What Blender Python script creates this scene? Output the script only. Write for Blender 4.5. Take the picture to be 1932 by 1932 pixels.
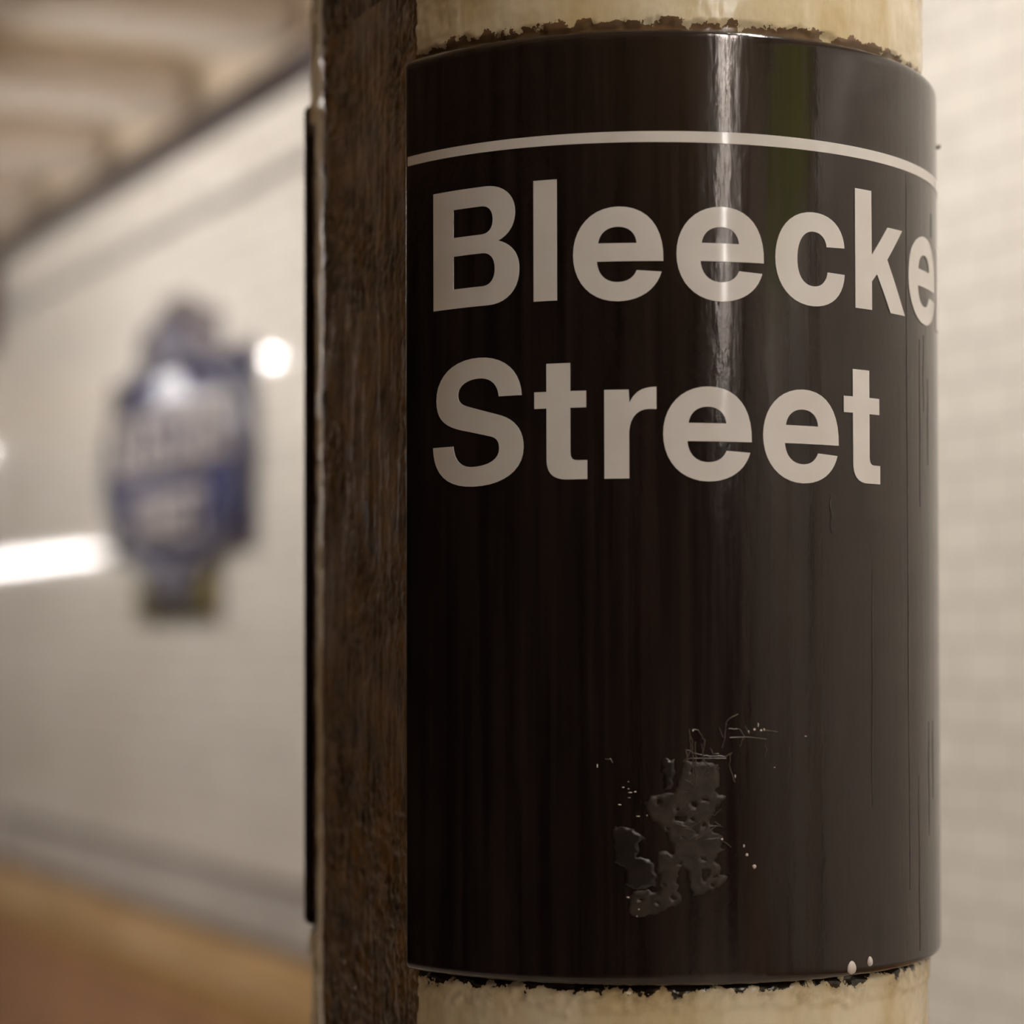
import bpy, bmesh, math, random
from mathutils import Vector, Matrix, noise
from mathutils.geometry import delaunay_2d_cdt

for o in list(bpy.data.objects):
    bpy.data.objects.remove(o)
SC = bpy.context.scene
COL = SC.collection
PI = math.pi
random.seed(7)

# ------------------------------------------------------------------ camera
R = 0.21                      # radius of the curved sign, metres
CAMZ = 1.75                   # eye height above the platform
cd = bpy.data.cameras.new('camera'); cam = bpy.data.objects.new('camera', cd); COL.objects.link(cam)
cd.sensor_width = 36.0
cd.lens = 4366.4 / 1932 * 36
cd.shift_y = 160 / 1932
cd.clip_start = 0.05; cd.clip_end = 200
cam.matrix_world = Matrix.Translation((0, 0, CAMZ)) @ Matrix.Rotation(PI / 2 + 0.020764, 4, 'X') @ Matrix.Rotation(-0.0021625, 4, 'Z')
cd.dof.use_dof = True
cd.dof.focus_distance = 1.50
cd.dof.aperture_fstop = 2.8
SC.camera = cam

# ------------------------------------------------------------------ world, exposure
wd = bpy.data.worlds.new('world'); SC.world = wd; wd.use_nodes = True
bg = wd.node_tree.nodes['Background']
bg.inputs[0].default_value = (1.0, 0.60, 0.38, 1); bg.inputs[1].default_value = 0.062
SC.view_settings.view_transform = 'Standard'
SC.view_settings.look = 'None'
SC.view_settings.exposure = 0.0
SC.view_settings.gamma = 1.0
SC.view_settings.use_curve_mapping = False
LAMP = 88.0                  # strength of every fluorescent tube

# ------------------------------------------------------------------ helpers
def link(name, me, parent=None, mats=()):
    o = bpy.data.objects.new(name, me); COL.objects.link(o)
    if parent is not None: o.parent = parent
    for m in mats: me.materials.append(m)
    return o

def tag(o, label=None, cat=None, group=None, kind=None):
    if label: o['label'] = label
    if cat: o['category'] = cat
    if group: o['group'] = group
    if kind: o['kind'] = kind
    return o

def empty(name, loc):
    o = bpy.data.objects.new(name, None); COL.objects.link(o); o.location = loc
    o.empty_display_size = 0.05
    return o

def mesh_of(bm, smooth=False):
    bmesh.ops.recalc_face_normals(bm, faces=bm.faces)
    me = bpy.data.meshes.new('mesh'); bm.to_mesh(me); bm.free()
    if smooth:
        for p in me.polygons: p.use_smooth = True
    return me

def mat(name, col, rough=0.5, spec=0.5, metal=0.0, emit=None, strength=0):
    m = bpy.data.materials.new(name); m.use_nodes = True
    b = m.node_tree.nodes['Principled BSDF']
    b.inputs['Base Color'].default_value = (*col, 1)
    b.inputs['Roughness'].default_value = rough
    b.inputs['Specular IOR Level'].default_value = spec
    b.inputs['Metallic'].default_value = metal
    if emit:
        b.inputs['Emission Color'].default_value = (*emit, 1)
        b.inputs['Emission Strength'].default_value = strength
    return m

def N(m, t, **kw):
    n = m.node_tree.nodes.new(t)
    for k, v in kw.items():
        if k in n.inputs.keys(): n.inputs[k].default_value = v
        else: setattr(n, k, v)
    return n

def L(m, a, ao, b, bi): m.node_tree.links.new(a.outputs[ao], b.inputs[bi])

def noisy(m, c1, c2, scale, coord='Object', detail=4, bump=0.0, stretch=(1, 1, 1), lo=.35, hi=.65, dist=.01):
    """two-tone mottling plus bump on a principled material"""
    b = m.node_tree.nodes['Principled BSDF']
    tc = N(m, 'ShaderNodeTexCoord'); mp = N(m, 'ShaderNodeMapping'); mp.inputs['Scale'].default_value = stretch
    L(m, tc, coord, mp, 'Vector')
    nz = N(m, 'ShaderNodeTexNoise', Scale=scale, Detail=detail); L(m, mp, 'Vector', nz, 'Vector')
    cr = N(m, 'ShaderNodeValToRGB'); cr.color_ramp.elements[0].position = lo; cr.color_ramp.elements[1].position = hi
    cr.color_ramp.elements[0].color = (*c1, 1); cr.color_ramp.elements[1].color = (*c2, 1)
    L(m, nz, 'Fac', cr, 'Fac'); L(m, cr, 'Color', b, 'Base Color')
    if bump:
        bp = N(m, 'ShaderNodeBump', Strength=bump, Distance=dist); L(m, nz, 'Fac', bp, 'Height'); L(m, bp, 'Normal', b, 'Normal')
    return m

# ------------------------------------------------------------------ frames of reference
# platform direction and wall
AL = math.atan((966 + 1205) / 4366.4)
W = Vector((-math.sin(AL), math.cos(AL), 0)); WN = Vector((math.cos(AL), math.sin(AL), 0))
PW = 2.5                                       # distance of the tiled wall from the camera
def wp(s, n, h):                               # s along the wall, n out of the wall, h above eye height
    v = W * s + WN * (PW - n); return Vector((v.x, v.y, CAMZ + h))

def wall_box(bm, s0, s1, n0, n1, h0, h1, uv=None):
    vs = [bm.verts.new(wp(s, n, h)) for s in (s0, s1) for n in (n0, n1) for h in (h0, h1)]
    idx = [(0, 1, 3, 2), (4, 6, 7, 5), (0, 4, 5, 1), (2, 3, 7, 6), (0, 2, 6, 4), (1, 5, 7, 3)]
    fs = [bm.faces.new([vs[i] for i in f]) for f in idx]
    if uv:
        co = [(s, h) for s in (s0, s1) for n in (n0, n1) for h in (h0, h1)]
        for f, ii in zip(fs, idx):
            for lp, i in zip(f.loops, ii): lp[uv].uv = (co[i][0], co[i][1] + CAMZ)
    return fs

def wall_obj(name, boxes, m, parent=None, bevel=0.0):
    bm = bmesh.new(); uv = bm.loops.layers.uv.new('uv')
    for b in boxes: wall_box(bm, *b, uv=uv)
    if bevel:
        bmesh.ops.bevel(bm, geom=list(bm.edges), offset=bevel, segments=2, affect='EDGES')
    o = link(name, mesh_of(bm), parent, [m])
    return o

def struct(o): o['kind'] = 'structure'; return o

# sign / column frame: u = angle around the front drum, h = height in units of R above the eye
CX, CY = 0.0564572 * 7.93446 * R, 7.93446 * R
def sp(u, h, r=1.0): return Vector((CX + R * r * math.sin(u), CY - R * r * math.cos(u), CAMZ + R * h))
U0, U1 = -0.905, 1.705
AX = (U0 + U1) / 2; PHI = (U1 - U0) / 2
NV = Vector((math.sin(AX), -math.cos(AX), 0)); TV = Vector((math.cos(AX), math.sin(AX), 0))   # front normal, right tangent
RC = 0.955                     # drum radius of the column under the sign (units of R)
SIDE = 1.085                   # flat flank length (units of R)
CC = SIDE / 2 - RC * math.cos(PHI)              # drum centre ahead of the column centre
CEN = Vector((CX, CY, 0)) - NV * CC * R         # column centre

# ------------------------------------------------------------------ room shell
m_tile = mat('white_tile', (.74, .69, .60), .06, .45)
b = m_tile.node_tree.nodes['Principled BSDF']
uvn = N(m_tile, 'ShaderNodeUVMap'); br = N(m_tile, 'ShaderNodeTexBrick')
for k, v in {'Scale': 1.0, 'Mortar Size': .003, 'Mortar Smooth': .4, 'Brick Width': .152, 'Row Height': .076, 'Bias': 0.0}.items(): br.inputs[k].default_value = v
br.inputs['Color1'].default_value = (.80, .765, .70, 1); br.inputs['Color2'].default_value = (.74, .705, .645, 1); br.inputs['Mortar'].default_value = (.46, .43, .39, 1)
L(m_tile, uvn, 'UV', br, 'Vector')
nzt = N(m_tile, 'ShaderNodeTexNoise', Scale=.9, Detail=3.0); L(m_tile, uvn, 'UV', nzt, 'Vector')
mx = N(m_tile, 'ShaderNodeMix', data_type='RGBA', blend_type='MULTIPLY'); mx.inputs[0].default_value = .55
crt = N(m_tile, 'ShaderNodeValToRGB'); crt.color_ramp.elements[0].color = (.80, .79, .77, 1); crt.color_ramp.elements[0].position = .35; crt.color_ramp.elements[1].position = .65
L(m_tile, nzt, 'Fac', crt, 'Fac'); L(m_tile, br, 'Color', mx, 6); L(m_tile, crt, 'Color', mx, 7); L(m_tile, mx, 2, b, 'Base Color')
bpn = N(m_tile, 'ShaderNodeBump', Strength=.15, Distance=.001, invert=True); L(m_tile, br, 'Fac', bpn, 'Height'); L(m_tile, bpn, 'Normal', b, 'Normal')

m_slate = noisy(mat('slate_mosaic', (.08, .07, .09), .25), (.020, .016, .023), (.042, .034, .046), 3)
m_greyband = noisy(mat('grey_tile_band', (.35, .33, .30), .3), (.19, .185, .18), (.25, .245, .235), 3)
m_marble = noisy(mat('grey_marble', (.5, .47, .44), .25), (.46, .435, .41), (.56, .53, .50), 2.5)
m_groove = mat('shadow_groove_stone', (.15, .115, .095), .6)
m_tan = noisy(mat('tan_glazed_brick', (.5, .33, .15), .35), (.52, .33, .14), (.66, .45, .23), 2.0, stretch=(1, 1, 3))
m_ochre = mat('ochre_brick', (.45, .26, .075), .4)
m_brown = noisy(mat('brown_brick', (.33, .15, .07), .5), (.36, .18, .085), (.48, .25, .125), 2.5)
m_ceil = noisy(mat('cream_ceiling_paint', (.62, .5, .36), .6), (.52, .37, .19), (.66, .50, .30), 1.2)
m_cove = noisy(mat('cream_cove_paint', (.6, .5, .38), .5), (.58, .47, .34), (.68, .57, .44), 2)
m_beam = noisy(mat('grey_cream_beam', (.5, .45, .40), .5), (.60, .52, .44), (.70, .62, .54), 2)
m_beamshade = noisy(mat('ochre_beam_shade', (.45, .3, .12), .6), (.38, .235, .065), (.50, .33, .11), 2)
m_floor = noisy(mat('platform_concrete', (.3, .26, .22), .5), (.54, .48, .42), (.66, .60, .53), 3)
m_dark = noisy(mat('trackside_dark', (.02, .016, .013), .8), (.012, .010, .008), (.03, .024, .02), 1)
m_reflstrip = noisy(mat('brown_reflection_strip', (.14, .09, .065), .5), (.15, .09, .065), (.22, .14, .10), 3)
m_ballast = noisy(mat('rusty_ballast', (.2, .12, .08), .9), (.16, .085, .055), (.30, .18, .12), 4)
m_green = noisy(mat('green_paint', (.10, .13, .012), .45), (.26, .33, .015), (.38, .46, .03), 2)

SW0, SW1 = -14, 42
CEIL = 1.93
struct(wall_obj('wall_right', [(SW0, SW1, -.25, 0, -CAMZ, 2.25)], m_tile))
struct(wall_obj('trim_1', [(SW0, SW1, 0.0, .012, 1.668, 1.785)], m_slate))                 # dark mosaic frieze
struct(wall_obj('trim_2', [(SW0, SW1, 0.0, .008, 1.425, 1.465)], m_greyband))             # thin grey line below it
struct(wall_obj('trim_3', [(SW0, SW1, 0.0, .03, -.900, -.742)], m_marble, bevel=.006))     # marble band
struct(wall_obj('trim_4', [(SW0, SW1, 0.0, .01, -.742, -.712)], m_groove))                 # shadow line over the marble, painted as a dark strip
struct(wall_obj('trim_5', [(SW0, SW1, 0.0, .02, -.935, -.900)], m_groove))                 # dark line under it
struct(wall_obj('trim_6', [(SW0, SW1, 0.0, .05, -1.100, -.935)], m_tan, bevel=.01))        # tan brick course
struct(wall_obj('trim_7', [(SW0, SW1, 0.0, .045, -1.185, -1.100)], m_ochre, bevel=.01))    # ochre course
struct(wall_obj('baseboard_right', [(SW0, SW1, 0.0, .04, -CAMZ, -1.185)], m_brown))
# cove between wall and ceiling
bm = bmesh.new()
prof = [(0.0, 1.785)] + [(.06 * (1 - math.cos(a)), 1.80 + .11 * math.sin(a)) for a in [i * PI / 16 for i in range(9)]] + [(.06, CEIL), (0, CEIL)]
ends = []
for s in (SW0, SW1): ends.append([bm.verts.new(wp(s, n, h)) for n, h in prof])
for i in range(len(prof)):
    j = (i + 1) % len(prof); bm.faces.new([ends[0][i], ends[0][j], ends[1][j], ends[1][i]])
bm.faces.new(ends[0]); bm.faces.new(ends[1][::-1])
struct(link('trim_8', mesh_of(bm), None, [m_cove]))
struct(wall_obj('ceiling', [(SW0, SW1, 0, 9.0, CEIL, 2.30)], m_ceil))
struct(wall_obj('floor', [(SW0, SW1, 0, 4.6, -CAMZ - .15, -CAMZ)], m_floor))
struct(wall_obj('wall_left', [(SW0, SW1, 11.0, 11.2, -2.7, 2.3)], m_dark))  # near-black, so the sign's left half mirrors darkness
struct(wall_obj('trim_9', [(SW0, SW1, 4.6, 11.0, -2.75, -2.6)], m_ballast))                    # track bed
k = 10
for i in range(17):
    s = -1.51 + .98 * i
    struct(wall_obj('trim_%d' % k, [(s, s + .36, .061, 6.4, 1.795, CEIL)], m_beam, bevel=.01)); k += 1
    struct(wall_obj('trim_%d' % k, [(s + .36, s + .52, .061, 6.4, 1.85, CEIL)], m_beamshade)); k += 1  # ochre strip puts the shade of the recess between beams into colour
# guessed green panel on the wall behind the camera, added for its reflection
struct(wall_obj('trim_%d' % k, [(-3.6, -1.0, 0.0, .06, .85, 1.50)], m_green)); k += 1
# guessed brown strips along the wall behind the camera, added to mirror in the sign
for s_a, s_b, dpt, hh0, hh1 in ((-12.6, -11.2, .10, -1.18, .9), (-9.4, -8.7, .14, -CAMZ, 1.6), (-6.2, -5.9, .10, -1.18, 1.6), (-4.3, -4.15, .08, -1.18, .85), (-2.5, -2.36, .08, -1.18, .85), (-.9, -.82, .07, -1.18, 1.6)):
    struct(wall_obj('trim_%d' % k, [(s_a, s_b, 0.0, dpt, hh0, hh1)], m_reflstrip)); k += 1
# shallow pilaster where the wall steps at the far left
struct(wall_obj('trim_%d' % k, [(10.05, 10.45, 0.012, .10, 1.30, 1.70)], mat('dark_bracket_paint', (.16, .10, .085), .5))); k += 1
struct(wall_obj('trim_%d' % k, [(10.0, 10.6, 0.0, .12, -.93, -.62)], m_marble, bevel=.01)); k += 1

# ------------------------------------------------------------------ fluorescent lamps in a row over the platform
m_tube = mat('lit_fluorescent_tube', (.9, .9, .9), .4, emit=(1.0, .955, .915), strength=LAMP)
m_house = mat('white_enamel_housing', (.6, .58, .54), .4)
def tube_mesh(length, rad):
    bm = bmesh.new()
    bmesh.ops.create_cone(bm, cap_ends=True, segments=12, radius1=rad, radius2=rad, depth=length)
    bmesh.ops.rotate(bm, verts=bm.verts, cent=(0, 0, 0), matrix=Matrix.Rotation(PI / 2, 3, 'X'))
    return mesh_of(bm)
def box_mesh(sx, sy, sz, bev=0):
    bm = bmesh.new(); bmesh.ops.create_cube(bm, size=1); bmesh.ops.scale(bm, vec=(sx, sy, sz), verts=bm.verts)
    if bev: bmesh.ops.bevel(bm, geom=list(bm.edges), offset=bev, segments=2, affect='EDGES')
    return mesh_of(bm)
LP, LH = 1.17, 1.36
def lamp(s, length, perp=LP, h=LH, label='', group='fluorescent lamps over the platform', rot=AL):
    v = W * s + WN * perp
    o = empty('fluorescent_lamp', (v.x, v.y, CAMZ + h)); o.rotation_euler = (0, 0, rot)
    tag(o, label, 'lamp', group)
    t = link('tube', tube_mesh(length, .019), o, [m_tube])
    hs = link('housing', box_mesh(.13, length + .06, .05, .008), o, [m_house]); hs.location = (0, 0, .055)
    for e in (-1, 1):
        c = link('end_cap', box_mesh(.05, .03, .07, .004), o, [m_house]); c.location = (0, e * (length / 2 + .015), .015)
    st = link('stem', box_mesh(.03, .03, CEIL - h - .082, 0), o, [m_house]); st.location = (0, 0, .08 + (CEIL - h - .08) / 2)
    return o
rows_ = (
    (-9.05, 1.18), (-7.75, 1.18), (-6.45, 1.18), (-5.15, 1.18), (-3.85, 1.18), (-2.55, 1.18), (-1.25, 1.18), (.05, 1.18), (1.35, 1.18), (2.65, 1.18), (3.86, 1.1),
    (6.25, 1.18), (7.55, 1.18), (8.7, .9), (10.28, .25), (11.12, 1.1), (16.4, 1.18), (17.7, 1.18), (19.0, 1.18), (20.3, 1.18), (21.6, 1.18))  # out-of-view lamps around the mirrored pair added to brighten the left wall
for s in (33.4, 34.7, 36.0, 37.3, 38.6, 39.9):
    lamp(s, 1.18, perp=-4.6, label='white fluorescent strip lamp over the opposite platform', group='fluorescent lamps over the opposite platform')
for s, ln in rows_:
    if s < 9.5: lamp(s, ln, perp=.92 if s < .5 else LP, label='white fluorescent strip lamp hung over the platform beside the column')
    else: lamp(s, ln, label='white fluorescent strip lamp hung far down the platform past the wall plaque', group='fluorescent lamps far down the platform')

# ------------------------------------------------------------------ column
def path_points(step):
    """closed outline of the column, local (t, n) in metres, counter-clockwise from front-left corner"""
    pts = []
    n = int(2 * PHI * RC * R / step)
    for i in range(n + 1):
        a = -PHI + 2 * PHI * i / n; pts.append((RC * R * math.sin(a), R * (CC + RC * math.cos(a))))
    n2 = int(SIDE * R / step)
    x, y = pts[-1]
    for i in range(1, n2): pts.append((x, y - SIDE * R * i / n2))
    for i in range(n + 1):
        a = -PHI + 2 * PHI * i / n; pts.append((-RC * R * math.sin(a), -R * (CC + RC * math.cos(a))))
    x, y = pts[-1]
    for i in range(1, n2): pts.append((x, y + SIDE * R * i / n2))
    return pts

def smooth_loop(p, it):
    for _ in range(it):
        n = len(p); p = [((p[i - 1][0] + 2 * p[i][0] + p[(i + 1) % n][0]) / 4, (p[i - 1][1] + 2 * p[i][1] + p[(i + 1) % n][1]) / 4) for i in range(n)]
    return p

def relief(w, flank, rear):
    """thickness of the old paint coats at point w (metres)"""
    big = noise.noise(w * 16) * .0010 + noise.noise(w * 45) * .0007
    fine = noise.noise(Vector((w.x * 260, w.y * 260, w.z * 190))) * .00035
    d, _ = noise.voronoi(Vector((w.x * 120, w.y * 120, w.z * 95)) + Vector((noise.noise(w * 60), 0, noise.noise(w * 60 + Vector((9, 9, 9))))))
    crater = min(0.0, (d[1] - d[0]) - .22) * .0035
    amt = max(0.0, min(1.0, .5 + 1.6 * noise.noise(w * 9 + Vector((3, 1, 7)))))
    r = big + fine * (.3 if rear else 1) + crater * amt * (.4 if rear else 2.4 if flank else .9)
    if flank:
        run = noise.noise(Vector((w.x * 150, w.y * 150, w.z * 14)))
        r += run * (.0002 if rear else .0009)
    if rear:                      # ragged, flaked corner
        r += (noise.noise(Vector((w.x * 90, w.y * 90, w.z * 70))) + .6 * noise.noise(w * 210)) * .0008
    return r

def build_column():
    step = .0021
    P = path_points(step)
    n = len(P)
    nf = int(2 * PHI * RC * R / step) + 1; n2 = int(SIDE * R / step) - 1
    lat = RC * R * math.sin(PHI); cut = .031; ins = .0053
    rear_n = P[nf + n2 + nf - 1][1]
    for i in range(nf + n2, n):              # the rear-left edge is worn to a long shallow chamfer
        t, a = P[i]
        if t < 0:
            lim = -(lat - ins * max(0.0, min(1.0, 1 - (a - rear_n) / cut)))
            if t < lim: P[i] = (lim, a)
    P = smooth_loop(P, 2)
    n = len(P)
    nf = int(2 * PHI * RC * R / step) + 1; n2 = int(SIDE * R / step) - 1
    i_left = nf + n2 + nf                    # first index of the left flank
    # extra rounding of rear-left corner
    keep = set()
    for i in range(n):
        left = i >= i_left - 26 or i < nf
        if left or i % 5 == 0: keep.add(i)
    keep.add(0)
    idx = sorted(keep)
    zf0, zf1 = CAMZ - .32, CAMZ + .52
    zs = [0.0, .3, .6, .9, 1.1] + [zf0 + (zf1 - zf0) * k / 380 for k in range(381)] + [2.2, 2.6, 3.0, 3.4, CAMZ + CEIL]
    TOPZ, BOTZ = CAMZ + 1.85 * R, CAMZ - 1.02 * R
    verts, faces, uvs = [], [], []
    nrm = []
    for q in idx:
        a, c = P[q - 1], P[(q + 1) % n]; t = Vector((c[0] - a[0], c[1] - a[1])); t.normalize(); nrm.append((-t.y, t.x))
    for z in zs:
        fine = zf0 - .001 < z < zf1 + .001
        for q, nn in zip(idx, nrm):
            t, a = P[q]
            p = CEN + TV * t * 1.0 + NV * a; p.z = z
            wn = TV * nn[0] + NV * nn[1]
            flank = q >= i_left - 4 or q == 0
            rear = i_left - 4 < q < i_left + 15
            r = 0.0
            if fine:
                r = relief(p, flank, rear)
                if not flank:     # paint stops raggedly above and below the sign
                    e = noise.noise(Vector((p.x * 60, p.y * 60, 0))) * .0045 + noise.noise(Vector((p.x * 190, p.y * 190, 3))) * .0022
                    if BOTZ - .002 + e < z < TOPZ + .0075 + e: r -= .0022
                    dz = z - (BOTZ - .004 + e)
                    if -.014 < dz < 0: r += .0016 * noise.noise(p * 230) + .0012
            p = p + wn * r
            verts.append(p)
    m = len(idx)
    for k in range(len(zs) - 1):
        for i in range(m):
            j = (i + 1) % m
            faces.append((k * m + i, k * m + j, (k + 1) * m + j, (k + 1) * m + i))
    me = bpy.data.meshes.new('mesh')
    ctr = Vector((CEN.x, CEN.y, 0))
    me.from_pydata([v - ctr for v in verts], [], faces)
    me.update()
    uv = me.uv_layers.new(name='uv')
    perim = [0.0]
    for a, c in zip(idx[:-1], idx[1:]): perim.append(perim[-1] + math.hypot(P[a][0] - P[c][0], P[a][1] - P[c][1]))
    tot = perim[-1] + .002
    for f in me.polygons:
        f.use_smooth = True
        for li in f.loop_indices:
            vi = me.loops[li].vertex_index
            uu = perim[vi % m]
            if vi % m == 0 and f.vertices[1] % m == 0: uu = tot
            uv.data[li].uv = (uu, verts[vi].z)
    # outward normals
    bm = bmesh.new(); bm.from_mesh(me); bmesh.ops.recalc_face_normals(bm, faces=bm.faces); bm.to_mesh(me); bm.free()
    return me, tot

col_me, PERIM = build_column()
m_col = mat('old_cream_paint', (.55, .45, .28), .33, .5)
b = m_col.node_tree.nodes['Principled BSDF']
uvn = N(m_col, 'ShaderNodeUVMap'); sep = N(m_col, 'ShaderNodeSeparateXYZ'); L(m_col, uvn, 'UV', sep, 0)
geo = N(m_col, 'ShaderNodeTexCoord')
def math_n(op, a=None, bb=None, cc=None, clamp=False):
    n = N(m_col, 'ShaderNodeMath', operation=op); n.use_clamp = clamp
    for i, v in enumerate((a, bb, cc)):
        if v is None: continue
        if isinstance(v, (int, float)): n.inputs[i].default_value = v
        else: L(m_col, v, 0, n, i)
    return n
class O:                           # output wrapper
    def __init__(s, node, i): s.outputs = {0: node.outputs[i]}
Vc = O(sep, 1); Uc = O(sep, 0)
mp1 = N(m_col, 'ShaderNodeMapping'); mp1.inputs['Scale'].default_value = (1, 1, .35); L(m_col, geo, 'Object', mp1, 'Vector')
n_dirt = N(m_col, 'ShaderNodeTexNoise', Scale=26.0, Detail=7.0, Roughness=.62); L(m_col, mp1, 'Vector', n_dirt, 'Vector')
n_fine = N(m_col, 'ShaderNodeTexNoise', Scale=230.0, Detail=5.0, Roughness=.6); L(m_col, mp1, 'Vector', n_fine, 'Vector')
n_edge = N(m_col, 'ShaderNodeTexNoise', Scale=75.0, Detail=5.0, Roughness=.65); L(m_col, geo, 'Object', n_edge, 'Vector')
r1 = N(m_col, 'ShaderNodeValToRGB'); r1.color_ramp.elements[0].position = .36; r1.color_ramp.elements[1].position = .60
r1.color_ramp.elements[0].color = (.58, .455, .25, 1); r1.color_ramp.elements[1].color = (.70, .61, .43, 1); L(m_col, n_dirt, 'Fac', r1, 'Fac')
FL0 = PERIM - SIDE * R - .004
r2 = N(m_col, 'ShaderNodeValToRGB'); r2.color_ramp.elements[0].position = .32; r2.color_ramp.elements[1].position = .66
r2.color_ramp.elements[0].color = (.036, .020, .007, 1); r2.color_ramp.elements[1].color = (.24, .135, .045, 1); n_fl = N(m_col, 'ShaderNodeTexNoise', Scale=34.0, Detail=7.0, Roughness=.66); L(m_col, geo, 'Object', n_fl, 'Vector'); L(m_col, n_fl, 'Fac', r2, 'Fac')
# pitted paint: crater shading of the flank put into its colour
mpv = N(m_col, 'ShaderNodeMapping'); mpv.inputs['Scale'].default_value = (1, 1, .8); L(m_col, geo, 'Object', mpv, 'Vector')
n_w = N(m_col, 'ShaderNodeTexNoise', Scale=70.0, Detail=3.0); L(m_col, mpv, 'Vector', n_w, 'Vector')
mxv = N(m_col, 'ShaderNodeMix', data_type='RGBA', blend_type='LINEAR_LIGHT'); mxv.inputs[0].default_value = .018; L(m_col, mpv, 'Vector', mxv, 6); L(m_col, n_w, 'Color', mxv, 7)
vp = N(m_col, 'ShaderNodeTexVoronoi', Scale=105.0, feature='SMOOTH_F1'); vp.inputs['Smoothness'].default_value = .4; L(m_col, mxv, 2, vp, 'Vector')
n_m = N(m_col, 'ShaderNodeTexNoise', Scale=13.0, Detail=3.0); L(m_col, geo, 'Object', n_m, 'Vector')
pm = math_n('MULTIPLY_ADD', O(n_m, 0), 5.0, -2.1, clamp=True)
pit = math_n('MULTIPLY', math_n('MULTIPLY_ADD', O(vp, 0), -3.4, 1.45, clamp=True), pm)
pit = math_n('MULTIPLY', pit, .8)
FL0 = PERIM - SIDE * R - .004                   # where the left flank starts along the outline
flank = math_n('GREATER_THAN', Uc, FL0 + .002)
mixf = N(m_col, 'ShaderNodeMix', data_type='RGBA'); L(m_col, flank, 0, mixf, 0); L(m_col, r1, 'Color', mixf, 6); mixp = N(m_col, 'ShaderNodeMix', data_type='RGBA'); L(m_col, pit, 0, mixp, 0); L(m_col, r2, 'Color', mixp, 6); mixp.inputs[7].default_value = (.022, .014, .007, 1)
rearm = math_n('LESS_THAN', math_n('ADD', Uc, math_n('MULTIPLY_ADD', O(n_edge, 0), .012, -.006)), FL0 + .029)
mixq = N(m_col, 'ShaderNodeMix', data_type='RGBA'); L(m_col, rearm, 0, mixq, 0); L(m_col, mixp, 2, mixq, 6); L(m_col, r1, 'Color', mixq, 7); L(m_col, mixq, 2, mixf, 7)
# unpainted ring on the rounded faces: grimy above the sign, painted shadow below
ez = math_n('MULTIPLY_ADD', O(n_edge, 0), .030, -.015)
zz = math_n('ADD', Vc, ez)
above = math_n('LESS_THAN', zz, CAMZ + 1.85 * R + .0085)
below = math_n('GREATER_THAN', zz, CAMZ - 1.02 * R - .0045)
ring = math_n('MULTIPLY', above, below)
notfl = math_n('SUBTRACT', 1.0, flank)
ring2 = math_n('MULTIPLY', ring, notfl)
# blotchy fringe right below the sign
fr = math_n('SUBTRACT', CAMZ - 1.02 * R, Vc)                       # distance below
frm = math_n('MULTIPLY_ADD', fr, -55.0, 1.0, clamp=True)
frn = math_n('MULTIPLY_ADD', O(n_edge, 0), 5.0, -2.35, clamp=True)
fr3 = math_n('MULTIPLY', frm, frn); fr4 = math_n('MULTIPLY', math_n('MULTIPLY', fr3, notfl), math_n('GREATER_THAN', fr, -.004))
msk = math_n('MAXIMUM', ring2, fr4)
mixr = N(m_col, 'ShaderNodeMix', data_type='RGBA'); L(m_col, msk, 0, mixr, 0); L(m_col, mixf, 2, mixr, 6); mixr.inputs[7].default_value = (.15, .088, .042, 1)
lowshade = math_n('MULTIPLY', math_n('LESS_THAN', Vc, CAMZ - 1.02 * R + .01), ring2)  # near-black band paints the sign's shadow under its lower edge
mixl = N(m_col, 'ShaderNodeMix', data_type='RGBA'); L(m_col, lowshade, 0, mixl, 0); L(m_col, mixr, 2, mixl, 6); mixl.inputs[7].default_value = (.02, .012, .006, 1)
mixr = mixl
# dark chips
vor = N(m_col, 'ShaderNodeTexVoronoi', Scale=42.0); L(m_col, geo, 'Object', vor, 'Vector')
chip = math_n('LESS_THAN', O(vor, 0), .13)
n_c2 = N(m_col, 'ShaderNodeTexNoise', Scale=11.0, Detail=2.0); L(m_col, geo, 'Object', n_c2, 'Vector')
chipm = math_n('MULTIPLY', chip, math_n('GREATER_THAN', O(n_c2, 0), .54))
chipm = math_n('MULTIPLY', math_n('MULTIPLY', chipm, flank), .85)
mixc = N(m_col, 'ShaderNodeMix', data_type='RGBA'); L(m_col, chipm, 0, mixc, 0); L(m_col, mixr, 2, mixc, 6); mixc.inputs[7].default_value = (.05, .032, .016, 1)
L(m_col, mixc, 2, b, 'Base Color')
n_wr = N(m_col, 'ShaderNodeTexNoise', Scale=85.0, Detail=4.0, Roughness=.6, Distortion=.6); L(m_col, mp1, 'Vector', n_wr, 'Vector')
bp0 = N(m_col, 'ShaderNodeBump', Strength=.75, Distance=.0035); L(m_col, n_wr, 'Fac', bp0, 'Height')
bp1 = N(m_col, 'ShaderNodeBump', Strength=.55, Distance=.0016); L(m_col, n_fine, 'Fac', bp1, 'Height'); L(m_col, bp0, 'Normal', bp1, 'Normal')
bp2 = N(m_col, 'ShaderNodeBump', Strength=.6, Distance=.003); L(m_col, n_dirt, 'Fac', bp2, 'Height'); L(m_col, bp1, 'Normal', bp2, 'Normal')
L(m_col, bp2, 'Normal', b, 'Normal')
rgh = math_n('MULTIPLY_ADD', rearm, -.15, .34); L(m_col, rgh, 0, b, 'Roughness')
bst = math_n('MULTIPLY_ADD', rearm, -.45, .6); L(m_col, bst, 0, bp2, 'Strength')
bst2 = math_n('MULTIPLY_ADD', rearm, -.5, .6); L(m_col, bst2, 0, bp1, 'Strength')
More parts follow.
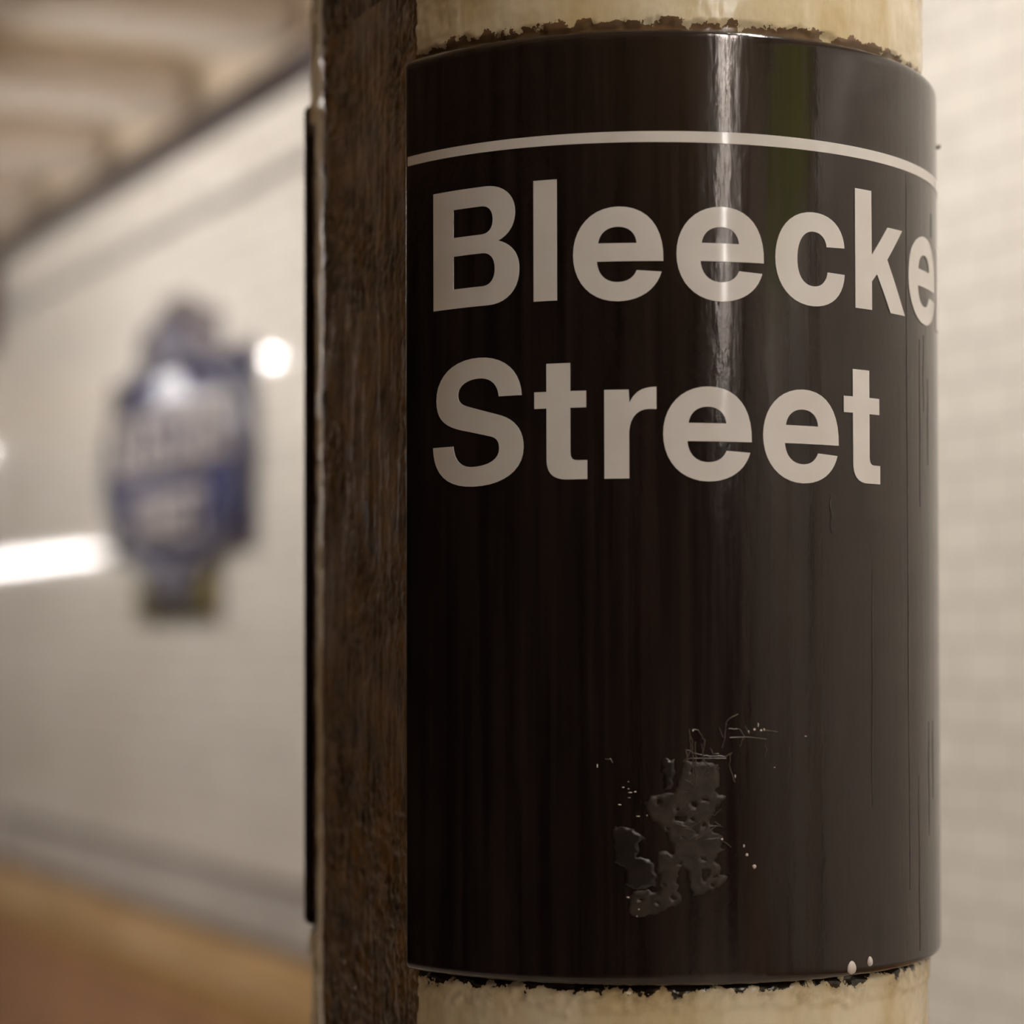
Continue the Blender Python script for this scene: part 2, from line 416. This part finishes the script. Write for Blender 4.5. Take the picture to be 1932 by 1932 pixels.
bst3 = math_n('MULTIPLY_ADD', rearm, -.7, .75); L(m_col, bst3, 0, bp0, 'Strength')
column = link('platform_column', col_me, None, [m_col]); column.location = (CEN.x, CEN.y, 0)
tag(column, 'thick cream painted station column with peeling paint and a black curved name sign around its front', 'column')

# ------------------------------------------------------------------ the name sign
m_sign = mat('black_enamel', (.0085, .0052, .0045), .13, .5)
m_sign.node_tree.nodes['Principled BSDF'].inputs['Specular Tint'].default_value = (1, .91, .86, 1)
b = m_sign.node_tree.nodes['Principled BSDF']
b.inputs['Specular IOR Level'].default_value = .56
uvn = N(m_sign, 'ShaderNodeUVMap')
mpc = N(m_sign, 'ShaderNodeMapping'); mpc.inputs['Scale'].default_value = (14, .35, 1); L(m_sign, uvn, 'UV', mpc, 'Vector')
nc = N(m_sign, 'ShaderNodeTexNoise', Scale=1.6, Detail=4.0, Roughness=.6); L(m_sign, mpc, 'Vector', nc, 'Vector')
rc_ = N(m_sign, 'ShaderNodeValToRGB'); rc_.color_ramp.elements[0].position = .38; rc_.color_ramp.elements[1].position = .66
rc_.color_ramp.elements[0].color = (.0060, .0040, .0036, 1); rc_.color_ramp.elements[1].color = (.0165, .0105, .0088, 1)
L(m_sign, nc, 'Fac', rc_, 'Fac'); L(m_sign, rc_, 'Color', b, 'Base Color')
mpa = N(m_sign, 'ShaderNodeMapping'); mpa.inputs['Scale'].default_value = (9, .55, 1); L(m_sign, uvn, 'UV', mpa, 'Vector')
na = N(m_sign, 'ShaderNodeTexNoise', Scale=2.2, Detail=3.0, Roughness=.5); L(m_sign, mpa, 'Vector', na, 'Vector')
mpb = N(m_sign, 'ShaderNodeMapping'); mpb.inputs['Scale'].default_value = (2.4, 1.0, 1); L(m_sign, uvn, 'UV', mpb, 'Vector')
nb = N(m_sign, 'ShaderNodeTexNoise', Scale=14.0, Detail=4.0, Roughness=.55); L(m_sign, mpb, 'Vector', nb, 'Vector')
b1 = N(m_sign, 'ShaderNodeBump', Strength=.22, Distance=.0008); L(m_sign, na, 'Fac', b1, 'Height')
b2 = N(m_sign, 'ShaderNodeBump', Strength=.3, Distance=.0005); L(m_sign, nb, 'Fac', b2, 'Height'); L(m_sign, b1, 'Normal', b2, 'Normal')
L(m_sign, b2, 'Normal', b, 'Normal')
rr = N(m_sign, 'ShaderNodeMapRange'); rr.inputs[1].default_value = .3; rr.inputs[2].default_value = .7; rr.inputs[3].default_value = .085; rr.inputs[4].default_value = .20
L(m_sign, nc, 'Fac', rr, 0); L(m_sign, rr, 0, b, 'Roughness')
m_letter = noisy(mat('white_enamel', (.62, .58, .53), .10, .5), (.62, .585, .545), (.67, .64, .605), 5, 'UV', 5, bump=.12, dist=.0012, stretch=(1, 1, 1))

def panel_mesh(u0, u1, h0, h1, step=.0125):
    lip = .040
    def axis(a, c, rho):
        out = []
        for k in range(7):
            al = PI / 2 * k / 6; out.append((a + rho * (1 - math.cos(al)), rho * (1 - math.sin(al))))
        n = max(2, int((c - a - 2 * rho) / step)); base = list(out)
        for i in range(1, n): out.append((a + rho + (c - a - 2 * rho) * i / n, 0.0))
        for p, d in reversed(base): out.append((c - (p - a), d))
        out = [(out[0][0], lip)] + out + [(out[-1][0], lip)]
        return out
    A = axis(u0, u1, .012); H = axis(h0, h1, .026)
    bm = bmesh.new(); uv = bm.loops.layers.uv.new('uv')
    g = [[bm.verts.new(sp(u, h, 1 - min(lip, math.hypot(du, dh)) if max(du, dh) < lip else 1 - lip)) for u, du in A] for h, dh in H]
    for i in range(len(H) - 1):
        for j in range(len(A) - 1):
            try: f = bm.faces.new([g[i][j], g[i][j + 1], g[i + 1][j + 1], g[i + 1][j]])
            except ValueError: continue
            f.smooth = True
            for lp, (a, c) in zip(f.loops, ((i, j), (i, j + 1), (i + 1, j + 1), (i + 1, j))): lp[uv].uv = (A[c][0], H[a][0])
    me = bpy.data.meshes.new('mesh'); bm.to_mesh(me); bm.free()
    return me

SBASE = sp(AX, -1.02, 1.0); SBASE = Vector((CX, CY, SBASE.z))
sign = empty('station_name_sign', SBASE)
tag(sign, 'glossy black curved name sign with white lettering wrapped around the front of the cream column', 'sign')
def sign_part(name, me, mats, parent=sign):
    me.transform(Matrix.Translation(-SBASE)); return link(name, me, parent, mats)
H0, H1 = -1.022, 1.858
panel_me = panel_mesh(U0, U1, H0, H1)
panel = sign_part('panel', panel_me, [m_sign])
sol = panel.modifiers.new('thickness', 'SOLIDIFY'); sol.thickness = .0012; sol.offset = -1.0

# --- flat shapes laid on the drum ---
def bez(p0, c0, c1, p1, n=10):
    out = []
    for i in range(1, n + 1):
        t = i / n; q = 1 - t
        out.append(tuple(q ** 3 * a + 3 * q * q * t * b_ + 3 * q * t * t * c + t ** 3 * d for a, b_, c, d in zip(p0, c0, c1, p1)))
    return out
def outline(cmds):
    pts = [cmds[0]]
    for c in cmds[1:]:
        if len(c) == 2: pts.append(c)
        else: pts += bez(pts[-1], *c)
    if math.dist(pts[0], pts[-1]) < 1e-5: pts.pop()
    return pts
def inside(p, loops):
    r = False
    for lp in loops:
        j = len(lp) - 1
        for i in range(len(lp)):
            if (lp[i][1] > p[1]) != (lp[j][1] > p[1]) and p[0] < (lp[j][0] - lp[i][0]) * (p[1] - lp[i][1]) / (lp[j][1] - lp[i][1]) + lp[i][0]: r = not r
            j = i
    return r
def flat_shape(loops, place, top, bottom, step=.02, jitter=0.0):
    """thin raised plate: loops in (u, h); place(u, h, r) -> point; top / bottom radii"""
    V, E = [], []
    for lp in loops:
        b0 = len(V); pts = []
        for i in range(len(lp)):
            a, c = lp[i], lp[(i + 1) % len(lp)]
            n = max(1, int(math.dist(a, c) / step))
            for k in range(n): pts.append((a[0] + (c[0] - a[0]) * k / n, a[1] + (c[1] - a[1]) * k / n))
        V += pts; E += [(b0 + i, b0 + (i + 1) % len(pts)) for i in range(len(pts))]
    us = [p[0] for p in V]; hs = [p[1] for p in V]
    a = min(us) + step * .5
    while a < max(us):
        c = min(hs) + step * .5
        while c < max(hs):
            if inside((a, c), loops) and min(math.dist((a, c), v) for v in V[:len(E)]) > step * .45: V.append((a, c))
            c += step
        a += step
    vo, eo, fo, *_ = delaunay_2d_cdt([Vector(v) for v in V], E, [], 0, 1e-7)
    bm = bmesh.new(); uv = bm.loops.layers.uv.new('uv')
    tv = [bm.verts.new(place(v.x, v.y, top)) for v in vo]
    tri = [f for f in fo if inside((sum(vo[i].x for i in f) / len(f), sum(vo[i].y for i in f) / len(f)), loops)]
    edge = {}
    for f in tri:
        fc = bm.faces.new([tv[i] for i in f]); fc.smooth = True
        for lp, i in zip(fc.loops, f): lp[uv].uv = vo[i]
        for i in range(len(f)):
            a, c = f[i], f[(i + 1) % len(f)]; edge[(a, c)] = edge.get((a, c), 0) + 1
    bv = {}
    for (a, c) in edge:
        if (c, a) in edge: continue
        for i in (a, c):
            if i not in bv: bv[i] = bm.verts.new(place(vo[i].x, vo[i].y, bottom))
        # separate side wall so that the edge stays crisp
        fc = bm.faces.new([tv[c], tv[a], bv[a], bv[c]])
        for lp, i in zip(fc.loops, (c, a, a, c)): lp[uv].uv = vo[i]
    for v in [v for v in bm.verts if not v.link_faces]: bm.verts.remove(v)
    bmesh.ops.recalc_face_normals(bm, faces=bm.faces)
    # make sure the top looks outwards
    me = bpy.data.meshes.new('mesh'); bm.to_mesh(me); bm.free()
    return me

G = {}
G['l'] = [[(0, 0), (0, .368), (.075, .368), (.075, 0)]]
G['e'] = [[(.273, .111), (.073, .112), ((.076, .072), (.100, .049), (.136, .049)), ((.163, .049), (.183, .060), (.193, .084)), (.268, .079),
           ((.252, .025), (.203, -.009), (.137, -.009)), ((.055, -.009), (0, .050), (0, .134)), ((0, .218), (.057, .277), (.138, .277)), ((.225, .277), (.277, .215), (.273, .111))],
          [(.077, .167), ((.081, .197), (.103, .216), (.136, .216)), ((.168, .216), (.190, .198), (.193, .166))]]
G['c'] = [[(.257, .179), (.185, .176), ((.182, .202), (.163, .220), (.134, .220)), ((.097, .220), (.076, .185), (.076, .133)), ((.076, .083), (.097, .052), (.136, .052)), ((.165, .052), (.185, .070), (.189, .099)),
           (.258, .097), ((.253, .032), (.205, -.009), (.134, -.009)), ((.052, -.009), (0, .050), (0, .132)), ((0, .220), (.052, .279), (.134, .279)), ((.205, .279), (.253, .240), (.257, .179))]]
G['k'] = [[(0, 0), (0, .372), (.076, .372), (.077, .171), (.162, .268), (.249, .269), (.158, .166), (.264, 0), (.176, 0), (.103, .115), (.077, .089), (.077, 0)]]
G['B'] = [[(0, 0), (0, .367), (.208, .367), ((.268, .367), (.310, .335), (.310, .281)), ((.310, .240), (.288, .210), (.252, .196)), ((.298, .184), (.324, .152), (.324, .106)), ((.324, .042), (.282, 0), (.215, 0))],
          [(.084, .307), (.190, .307), ((.218, .307), (.233, .291), (.233, .263)), ((.233, .236), (.218, .220), (.190, .220)), (.084, .220)],
          [(.084, .162), (.194, .162), ((.224, .162), (.240, .143), (.240, .111)), ((.240, .080), (.224, .060), (.194, .060)), (.084, .060)]]
G['S'] = [[(.334, .261), ((.330, .335), (.278, .384), (.185, .384)), ((.085, .384), (.015, .335), (.015, .262)), ((.015, .195), (.060, .174), (.150, .157)), (.225, .140), ((.250, .134), (.257, .122), (.257, .101)),
           ((.257, .066), (.215, .049), (.160, .049)), ((.115, .049), (.088, .073), (.085, .1155)), (0, .1155), ((.002, .033), (.060, -.012), (.165, -.012)), ((.270, -.012), (.340, .030), (.340, .103)),
           ((.340, .160), (.305, .193), (.251, .206)), (.150, .234), ((.118, .242), (.104, .252), (.104, .273)), ((.104, .302), (.140, .320), (.185, .320)), ((.228, .320), (.253, .298), (.256, .261))]]
G['t'] = [[(.039, .352), (.114, .352), (.114, .267), (.163, .267), (.163, .2165), (.114, .2165), (.114, .085), ((.114, .065), (.120, .0575), (.137, .0575)), (.166, .0575), (.166, 0), (.105, 0),
           ((.060, 0), (.039, .020), (.039, .062)), (.039, .2165), (0, .2165), (0, .267), (.039, .267)]]
G['r'] = [[(0, 0), (0, .2675), (.074, .2675), (.076, .2285), ((.092, .262), (.115, .2755), (.157, .2755)), (.157, .2085), (.135, .2085), ((.098, .2085), (.075, .180), (.075, .1335)), (.075, 0)]]
G = {k_: [outline(l) for l in v] for k_, v in G.items()}
for row, base in (([('B', -.761), ('l', -.3895), ('e', -.264), ('e', .0485), ('c', .360), ('k', .664), ('e', .957), ('r', 1.285)], 1.0415),
                  ([('S', -.764), ('t', -.388), ('r', -.170), ('e', .0065), ('e', .3165), ('t', .6115)], .4985)):
    for ch, u in row:
        me = flat_shape([[(x + u, y + base) for x, y in l] for l in G[ch]], sp, 1.0024, .9990)
        o = sign_part('letter', me, [m_letter])
        md = o.modifiers.new('edge', 'EDGE_SPLIT'); md.split_angle = math.radians(40)
me = flat_shape([[(-.885, 1.516), (1.685, 1.504), (1.685, 1.537), (1.0, 1.540), (.3, 1.545), (-.885, 1.545)]], sp, 1.0020, .9990)
o = sign_part('white_stripe', me, [m_letter]); o['label'] = 'thin white stripe above the lettering'
md = o.modifiers.new('edge', 'EDGE_SPLIT'); md.split_angle = math.radians(40)

# --- torn sticker residue and paint drops ---
m_res = noisy(mat('sticker_residue', (.05, .038, .028), .45, .35), (.012, .0078, .0058), (.034, .023, .016), 26, 'UV', 6, bump=.6, dist=.0008)
m_res2 = noisy(mat('faint_residue', (.012, .009, .008), .3, .4), (.008, .006, .005), (.018, .013, .011), 30, 'UV', 6, bump=.5, dist=.0006)
m_fleck = mat('white_paint_fleck', (.62, .55, .50), .4)
polys = [[(-0.1039, -0.7568), (-0.0996, -0.8053), (-0.0797, -0.8162), (-0.0532, -0.8117), (0.0088, -0.7962), (0.0533, -0.7699), (0.0534, -0.7478), (0.0467, -0.739), (0.0447, -0.6815), (0.0537, -0.6639), (0.067, -0.6728), (0.0759, -0.6994), (0.0847, -0.7305), (0.0891, -0.757), (0.1251, -0.7465), (0.1706, -0.7274), (0.1913, -0.7145), (0.1937, -0.6969), (0.1753, -0.6876), (0.1777, -0.6611), (0.1572, -0.6474), (0.1664, -0.6343), (0.194, -0.6127), (0.1711, -0.6034), (0.1849, -0.5815), (0.144, -0.5498), (0.1441, -0.51), (0.1624, -0.4925), (0.1947, -0.4575), (0.1626, -0.4393), (0.1719, -0.4128), (0.1721, -0.3684), (0.1312, -0.3503), (0.0638, -0.3498), (0.0547, -0.3852), (0.0367, -0.4382), (0.01, -0.447), (-0.0343, -0.4513), (-0.0521, -0.4779), (-0.0389, -0.5221), (-0.0168, -0.531), (0.0096, -0.5664), (0.0316, -0.6151), (0.0338, -0.6284), (0.0094, -0.6195), (-0.0172, -0.6238), (-0.0129, -0.6769), (-0.0109, -0.7387), (-0.0529, -0.7344), (-0.0795, -0.7389)] ,[(-0.1454, -0.5448), (-0.0877, -0.5488), (-0.0524, -0.5797), (-0.0701, -0.593), (-0.0791, -0.6328), (-0.0349, -0.6415), (-0.0218, -0.6769), (-0.0175, -0.7211), (-0.0883, -0.7301), (-0.1148, -0.7171), (-0.1058, -0.6684), (-0.1458, -0.6555)] ,[(-0.0029, -0.3496), (0.0104, -0.3408), (0.0348, -0.343), (0.0391, -0.3851), (0.0323, -0.4294), (0.0101, -0.4337), (0.0014, -0.3939)] ,]
holes = [[(0.0364, -0.5134), (0.0699, -0.5159), (0.0676, -0.5313), (0.0386, -0.5267)] ,[(0.1186, -0.6712), (0.1435, -0.6738), (0.1366, -0.6958), (0.1252, -0.7111), (0.1185, -0.6955)] ,[(0.1456, -0.7136), (0.1569, -0.716), (0.1546, -0.7271), (0.1455, -0.7247)] ,]
lines = [[(0.0798, -0.2569), (0.0908, -0.2924), (0.0949, -0.412)] ,[(0.091, -0.2547), (0.109, -0.257), (0.1269, -0.2882), (0.1221, -0.3502)] ,[(0.0727, -0.3499), (0.0728, -0.3144), (0.0907, -0.3234), (0.1267, -0.3325), (0.1906, -0.3376), (0.2138, -0.3245)] ,[(0.1956, -0.2311), (0.1908, -0.2799), (0.1815, -0.3109)] ,[(0.1726, -0.2486), (0.1862, -0.2798)] ,[(0.1956, -0.2311), (0.2142, -0.2179), (0.2329, -0.2092)] ,[(0.2002, -0.2533), (0.2374, -0.2537), (0.2538, -0.2761), (0.2372, -0.307)] ,[(0.2047, -0.28), (0.2609, -0.2784), (0.3234, -0.286)] ,[(0.2091, -0.3245), (0.2043, -0.3688), (0.2227, -0.4135)] ,[(0.1449, -0.3105), (0.154, -0.3283), (0.1722, -0.3285)] ,[(0.3185, -0.2993), (0.3242, -0.3172), (0.3183, -0.3394)] ,[(-0.1716, -0.3433), (-0.1537, -0.3432), (-0.1471, -0.3542)] ,[(0.0998, -0.2924), (0.1016, -0.4121)] ,[(0.1178, -0.297), (0.1266, -0.3503), (0.1447, -0.3637)] ,[(0.0638, -0.3498), (0.0907, -0.3411), (0.1952, -0.3421)] ,[(0.2563, -0.245), (0.268, -0.2696)] ,[(0.3187, -0.2591), (0.3631, -0.2651)] ,[(0.082, -0.2525), (0.0863, -0.3145), (0.0682, -0.3498)] ,]
flecks = [(-0.1941, -0.3634, 0.0031, 0.0151),(0.0932, -0.2578, 0.0054, 0.0053),(-0.1161, -0.4272, 0.008, 0.0035),(-0.1006, -0.4316, 0.0053, 0.0027),(-0.0962, -0.4426, 0.0115, 0.0031),(-0.0807, -0.4404, 0.0071, 0.0044),(-0.0985, -0.4581, 0.0089, 0.0022),(-0.1274, -0.4791, 0.0098, 0.004),(-0.0721, -0.5134, 0.0115, 0.0035),(-0.103, -0.7559, 0.0106, 0.0053),(-0.0708, -0.791, 0.0062, 0.004),(-0.0762, -0.8122, 0.0044, 0.0044),(-0.1006, -0.4103, 0.0044, 0.0031),(0.4587, -0.2793, 0.0064, 0.004),(0.2848, -0.2564, 0.0077, 0.0098),(0.2969, -0.2432, 0.0034, 0.0152),(0.3065, -0.259, 0.0068, 0.008),(0.3162, -0.2569, 0.0044, 0.0107),(0.2657, -0.2629, 0.0038, 0.0098),(0.1803, -0.5836, 0.0074, 0.0071),(0.2593, -0.6319, 0.0085, 0.0098),(0.2829, -0.668, 0.0115, 0.0151),(0.25, -0.605, 0.0047, 0.0115),(0.3501, -0.3712, 0.005, 0.0036),(-0.0455, -0.5111, 0.0027, 0.0053),(0.2228, -0.3957, 0.0037, 0.0124),]
def rough_loop(lp, amp=.011, st=.007):
    out = []
    for i in range(len(lp)):
        a, c = lp[i], lp[(i + 1) % len(lp)]; n = max(1, int(math.dist(a, c) / st))
        for k_ in range(n):
            x, y = a[0] + (c[0] - a[0]) * k_ / n, a[1] + (c[1] - a[1]) * k_ / n
            out.append((x + amp * noise.noise(Vector((x * 60, y * 60, 1))), y + amp * noise.noise(Vector((x * 60, y * 60, 5)))))
    return out
def sphole(cx_, cy_, r):
    ra, el = random.uniform(0, PI), random.uniform(.25, .8); q = []
    for a in [i * PI / 5 for i in range(10)]:
        x, y = r * math.cos(a) * random.uniform(.7, 1.3), r * el * math.sin(a) * random.uniform(.6, 1.3)
        q.append((cx_ + x * math.cos(ra) - y * math.sin(ra), cy_ + x * math.sin(ra) + y * math.cos(ra)))
    return q
main = [rough_loop(polys[0])] + [rough_loop(h, .002) for h in holes]
tries = 0
placed = []
while len(placed) < 17 and tries < 900:
    tries += 1
    x, y = random.uniform(-.09, .19), random.uniform(-.78, -.36); r = random.choice((.004, .005, .006, .009))
    ring = [(x + 2.0 * r * math.cos(a), y + 2.0 * r * math.sin(a)) for a in [i * PI / 4 for i in range(8)]]
    if all(inside(p, main) for p in ring + [(x, y)]) and all(math.dist((x, y), q) > .03 for q in placed):
        placed.append((x, y)); main.append(sphole(x, y, r))
me = flat_shape(main, sp, 1.0014, .9985, step=.012)
res = sign_part('sticker_residue', me, [m_res]); res['label'] = 'torn brownish remains of a peeled sticker'
for i, p in enumerate(polys[1:]):
    me = flat_shape([rough_loop(p)], sp, 1.0011 + .0002 * i, .9985, step=.012); r_ = sign_part('residue_patch', me, [m_res2])
def strand(bm, pts, w):
    q = []
    for a, c in zip(pts[:-1], pts[1:]):
        n = max(2, int(math.dist(a, c) / .008))
        for i in range(n): q.append((a[0] + (c[0] - a[0]) * i / n + .004 * noise.noise(Vector((a[0] * 50 + i, c[1] * 50, 0))), a[1] + (c[1] - a[1]) * i / n + .004 * noise.noise(Vector((i, a[1] * 50, 4)))))
    q.append(pts[-1]); prev = None
    for i, (x, y) in enumerate(q):
        a, c = q[max(0, i - 1)], q[min(len(q) - 1, i + 1)]; d = math.dist(a, c) or 1; nx, ny = -(c[1] - a[1]) / d, (c[0] - a[0]) / d
        ww = w * (.6 + .5 * abs(noise.noise(Vector((x * 90, y * 90, 2)))) * 2)
        cur = [bm.verts.new(sp(x + nx * ww * f, y + ny * ww * f, rr_)) for f, rr_ in ((-1, .9992), (-.5, 1.0026), (.5, 1.0026), (1, .9992))]
        if prev:
            for k_ in range(3): bm.faces.new([prev[k_], prev[k_ + 1], cur[k_ + 1], cur[k_]])
        prev = cur
m_str = mat('dried_glue', (.05, .037, .027), .3)
def strand_part(pts, w):
    bm = bmesh.new(); strand(bm, pts, w); sign_part('glue_strand', mesh_of(bm, True), [m_str])
for l in lines: strand_part(l, .0028)
for i in range(16):
    x, y = random.uniform(.04, .18), random.uniform(-.60, -.36); strand_part([(x, y), (x + random.uniform(-.03, .03), y + random.uniform(-.03, .03)), (x + random.uniform(-.04, .04), y + random.uniform(-.04, .02))], .0018)
for u, h, w, d in flecks:
    bm = bmesh.new(); n = 9; ct = bm.verts.new(sp(u, h, 1.0045)); rg, rb = [], []
    for i in range(n):
        a = 2 * PI * i / n; k_ = random.uniform(.75, 1.1)
        rg.append(bm.verts.new(sp(u + .4 * w * k_ * math.cos(a), h + .36 * d * k_ * math.sin(a), 1.0035))); rb.append(bm.verts.new(sp(u + .65 * w * k_ * math.cos(a), h + .5 * d * k_ * math.sin(a), .9992)))
    for i in range(n):
        j = (i + 1) % n; bm.faces.new([ct, rg[i], rg[j]]); bm.faces.new([rg[i], rb[i], rb[j], rg[j]])
    sign_part('paint_fleck', mesh_of(bm, True), [m_fleck])
for u, h, w, d in ((.6346, -.993, .036, .042), (.7156, -.981, .022, .032)):
    bm = bmesh.new(); rings = []
    for k_ in range(6):
        al = PI / 2 * k_ / 5
        rings.append([bm.verts.new(sp(u + w / 2 * math.cos(al) * math.cos(a) * (1 - .22 * math.sin(a)), h + d / 2 * math.cos(al) * math.sin(a), .999 + .010 * math.sin(al))) for a in [i * PI / 8 for i in range(16)]] if k_ < 5 else [bm.verts.new(sp(u, h, 1.009))])
    for k_ in range(4):
        for i in range(16): j = (i + 1) % 16; bm.faces.new([rings[k_][i], rings[k_][j], rings[k_ + 1][j], rings[k_ + 1][i]])
    for i in range(16): bm.faces.new([rings[4][i], rings[4][(i + 1) % 16], rings[5][0]])
    o = sign_part('paint_drop', mesh_of(bm, True), [m_fleck]); o['label'] = 'pinkish white dried paint drop near the lower edge'
m_drip = mat('dried_drip', (.020, .013, .011), .36, .4)
for u, ha, hb, w in ((.945, 1.50, -.78, .0045), (1.045, .98, .44, .0055), (1.085, 1.0, .75, .004), (1.13, .86, .58, .004), (1.02, -.42, -.98, .004), (1.12, -.25, -.62, .005), (1.17, -.25, -.50, .004), (.735, .30, -.50, .003), (.56, .46, .34, .006), (1.19, 1.41, 1.33, .007)):
    q = []; nn = 26
    for i in range(nn + 1):
        t_ = i / nn; q.append((u + .006 * noise.noise(Vector((u * 40, t_ * 3, 7))), ha + (hb - ha) * t_))
    lp = [(x - w * (.25 + .75 * math.sin(PI * min(1, (i / nn) * .9 + .05))) , y) for i, (x, y) in enumerate(q)]
    lp += [(x + w * (.25 + .75 * math.sin(PI * min(1, (i / nn) * .9 + .05))), y) for i, (x, y) in reversed(list(enumerate(q)))]
    sign_part('drip_stain', flat_shape([lp], sp, 1.0006, .9990, step=.03), [m_drip])
# fixing screw on the right limb
bm = bmesh.new()
q0 = sp(1.46, 1.688, 1.0); dn = Vector((math.sin(1.46), -math.cos(1.46), 0))
bmesh.ops.create_cone(bm, cap_ends=True, segments=10, radius1=.0022, radius2=.0016, depth=.004, matrix=Matrix.Translation(q0 + dn * .0014) @ dn.to_track_quat('Z', 'Y').to_matrix().to_4x4())
sign_part('screw', mesh_of(bm, True), [mat('screw_metal', (.25, .22, .2), .4, metal=.8)])

# --- second sign on the far side, seen edge on ---
back = empty('station_name_sign', SBASE + Vector((0, 0, .010)))
tag(back, 'black sign on the far side of the column, only its dark edge showing', 'sign')
bp_ = panel.copy(); COL.objects.link(bp_); bp_.parent = back
KB = .942
bc = CEN - NV * (SIDE / 2 * R + .024 - KB * R * math.cos(PHI))
back.location = (bc.x, bc.y, SBASE.z + .001); back.rotation_euler = (0, 0, PI); back.scale = (KB, KB, 1.041)

# ------------------------------------------------------------------ ceramic wall plaque
m_mauve = noisy(mat('mauve_mosaic', (.2, .17, .18), .22), (.15, .13, .145), (.25, .22, .235), 6)
m_navy = noisy(mat('navy_glaze', (.01, .018, .075), .22), (.003, .006, .045), (.008, .02, .12), 5)
m_ring = noisy(mat('lavender_glaze', (.28, .27, .32), .2), (.05, .05, .085), (.12, .115, .16), 6)
m_pale = mat('pale_glazed_lettering', (.46, .41, .385), .3)
m_olive = noisy(mat('olive_mosaic', (.12, .10, .025), .3), (.09, .075, .02), (.20, .16, .045), 7)
m_darkm = noisy(mat('dark_teal_mosaic', (.03, .035, .04), .25), (.02, .024, .03), (.06, .065, .07), 7)
def wplace(n0):
    return lambda s, h, r: wp(s, r, h)
pc_s, pc_h = 7.555, .62
plq = empty('wall_plaque', wp(pc_s, 0, .08))
tag(plq, 'ornate blue ceramic oval name plaque with pale lettering set on the cream tiled wall', 'plaque')
def plq_part(name, loops, n0, n1, m, parent=plq, step=.2):
    me = flat_shape(loops, wplace(0), n1, n0, step=step)
    pl = parent
    me.transform(Matrix.Translation(-Vector(plq.location)))
    o = link(name, me, pl, [m])
    return o
def rect(s0, s1, h0, h1): return [(s0, h0), (s1, h0), (s1, h1), (s0, h1)]
def ovalp(a, c, n=48, cs=pc_s, ch=pc_h): return [(cs + a * math.cos(2 * PI * i / n), ch + c * math.sin(2 * PI * i / n)) for i in range(n)]
cross = [(6.80, .31), (7.13, .31), (7.13, .085), (8.01, .085), (8.01, .31), (8.30, .31), (8.30, .955), (7.99, .955), (7.99, 1.10), (7.80, 1.13), (7.66, 1.19), (7.46, 1.19), (7.32, 1.13), (7.14, 1.10), (7.14, .955), (6.80, .955)]
plq_part('mosaic_field', [cross], 0.001, .02, m_mauve)
plq_part('dark_border', [rect(6.80, 8.30, .33, .94), ovalp(.70, .37)], .021, .024, m_navy)
plq_part('lower_tab', [rect(7.14, 8.0, .095, .30)], .021, .024, m_olive)
plq_part('lower_tab_centre', [rect(7.33, 7.80, .10, .30)], .0245, .028, m_darkm)
plq_part('upper_corner_ornament', [rect(7.98, 8.28, .78, .94)], .025, .03, m_navy)
plq_part('oval_rim', [ovalp(.775, .40), ovalp(.715, .345)], .026, .05, m_ring, step=.1)
of = plq_part('oval_field', [ovalp(.715, .345)], .026, .035, m_navy, step=.1)
# scroll ornaments
plq_part('top_scroll', [ovalp(.22, .10, 24, pc_s + .05, 1.03)], .021, .045, m_ring, step=.1)
plq_part('bottom_swag', [ovalp(.26, .055, 24, pc_s + .02, .205)], .029, .045, m_ring, step=.1)
# raised lettering
def rectL(x0, x1, y0, y1): return [(x0, y0), (x1, y0), (x1, y1), (x0, y1)]
BL = {
 'B': [[(0, 0), (0, 1), (.45, 1), (.6, .88), (.6, .62), (.5, .52), (.65, .4), (.65, .12), (.5, 0)], rectL(.2, .42, .6, .84), rectL(.2, .45, .16, .42)],
 'L': [[(0, 0), (0, 1), (.2, 1), (.2, .18), (.6, .18), (.6, 0)]],
 'E': [[(0, 0), (0, 1), (.6, 1), (.6, .82), (.2, .82), (.2, .59), (.52, .59), (.52, .42), (.2, .42), (.2, .18), (.6, .18), (.6, 0)]],
 'C': [[(.62, .25), (.62, .12), (.48, 0), (.14, 0), (0, .14), (0, .86), (.14, 1), (.48, 1), (.62, .88), (.62, .72), (.44, .72), (.42, .84), (.2, .84), (.2, .16), (.42, .16), (.44, .25)]],
 'K': [[(0, 0), (0, 1), (.2, 1), (.2, .6), (.42, 1), (.66, 1), (.38, .54), (.68, 0), (.44, 0), (.26, .36), (.2, .28), (.2, 0)]],
 'R': [[(0, 0), (0, 1), (.48, 1), (.62, .86), (.62, .55), (.5, .44), (.66, 0), (.44, 0), (.3, .4), (.2, .4), (.2, 0)], rectL(.2, .42, .58, .83)],
 'S': [[(.62, .74), (.42, .74), (.40, .84), (.22, .84), (.2, .8), (.2, .64), (.5, .56), (.62, .44), (.62, .12), (.5, 0), (.12, 0), (0, .12), (0, .28), (.2, .28), (.22, .16), (.4, .16), (.42, .2), (.42, .38), (.12, .48), (0, .58), (0, .88), (.12, 1), (.5, 1), (.62, .88)]],
 'T': [[(.22, 0), (.22, .82), (0, .82), (0, 1), (.64, 1), (.64, .82), (.42, .82), (.42, 0)]]}
for word, cs, h0, hh, pitch in (('BLEECKER', pc_s, .60, .22, .157), ('STREET', pc_s + .02, .355, .17, .135)):
    x0 = cs + pitch * len(word) / 2            # reading direction runs towards smaller s
    for i, ch in enumerate(word):
        sx = pitch * .86 / .66
        loops = [[(x0 - i * pitch - x * sx, h0 + y * hh) for x, y in l] for l in BL[ch]]
        plq_part('letter', loops, .0355, .045, m_pale, step=.1)
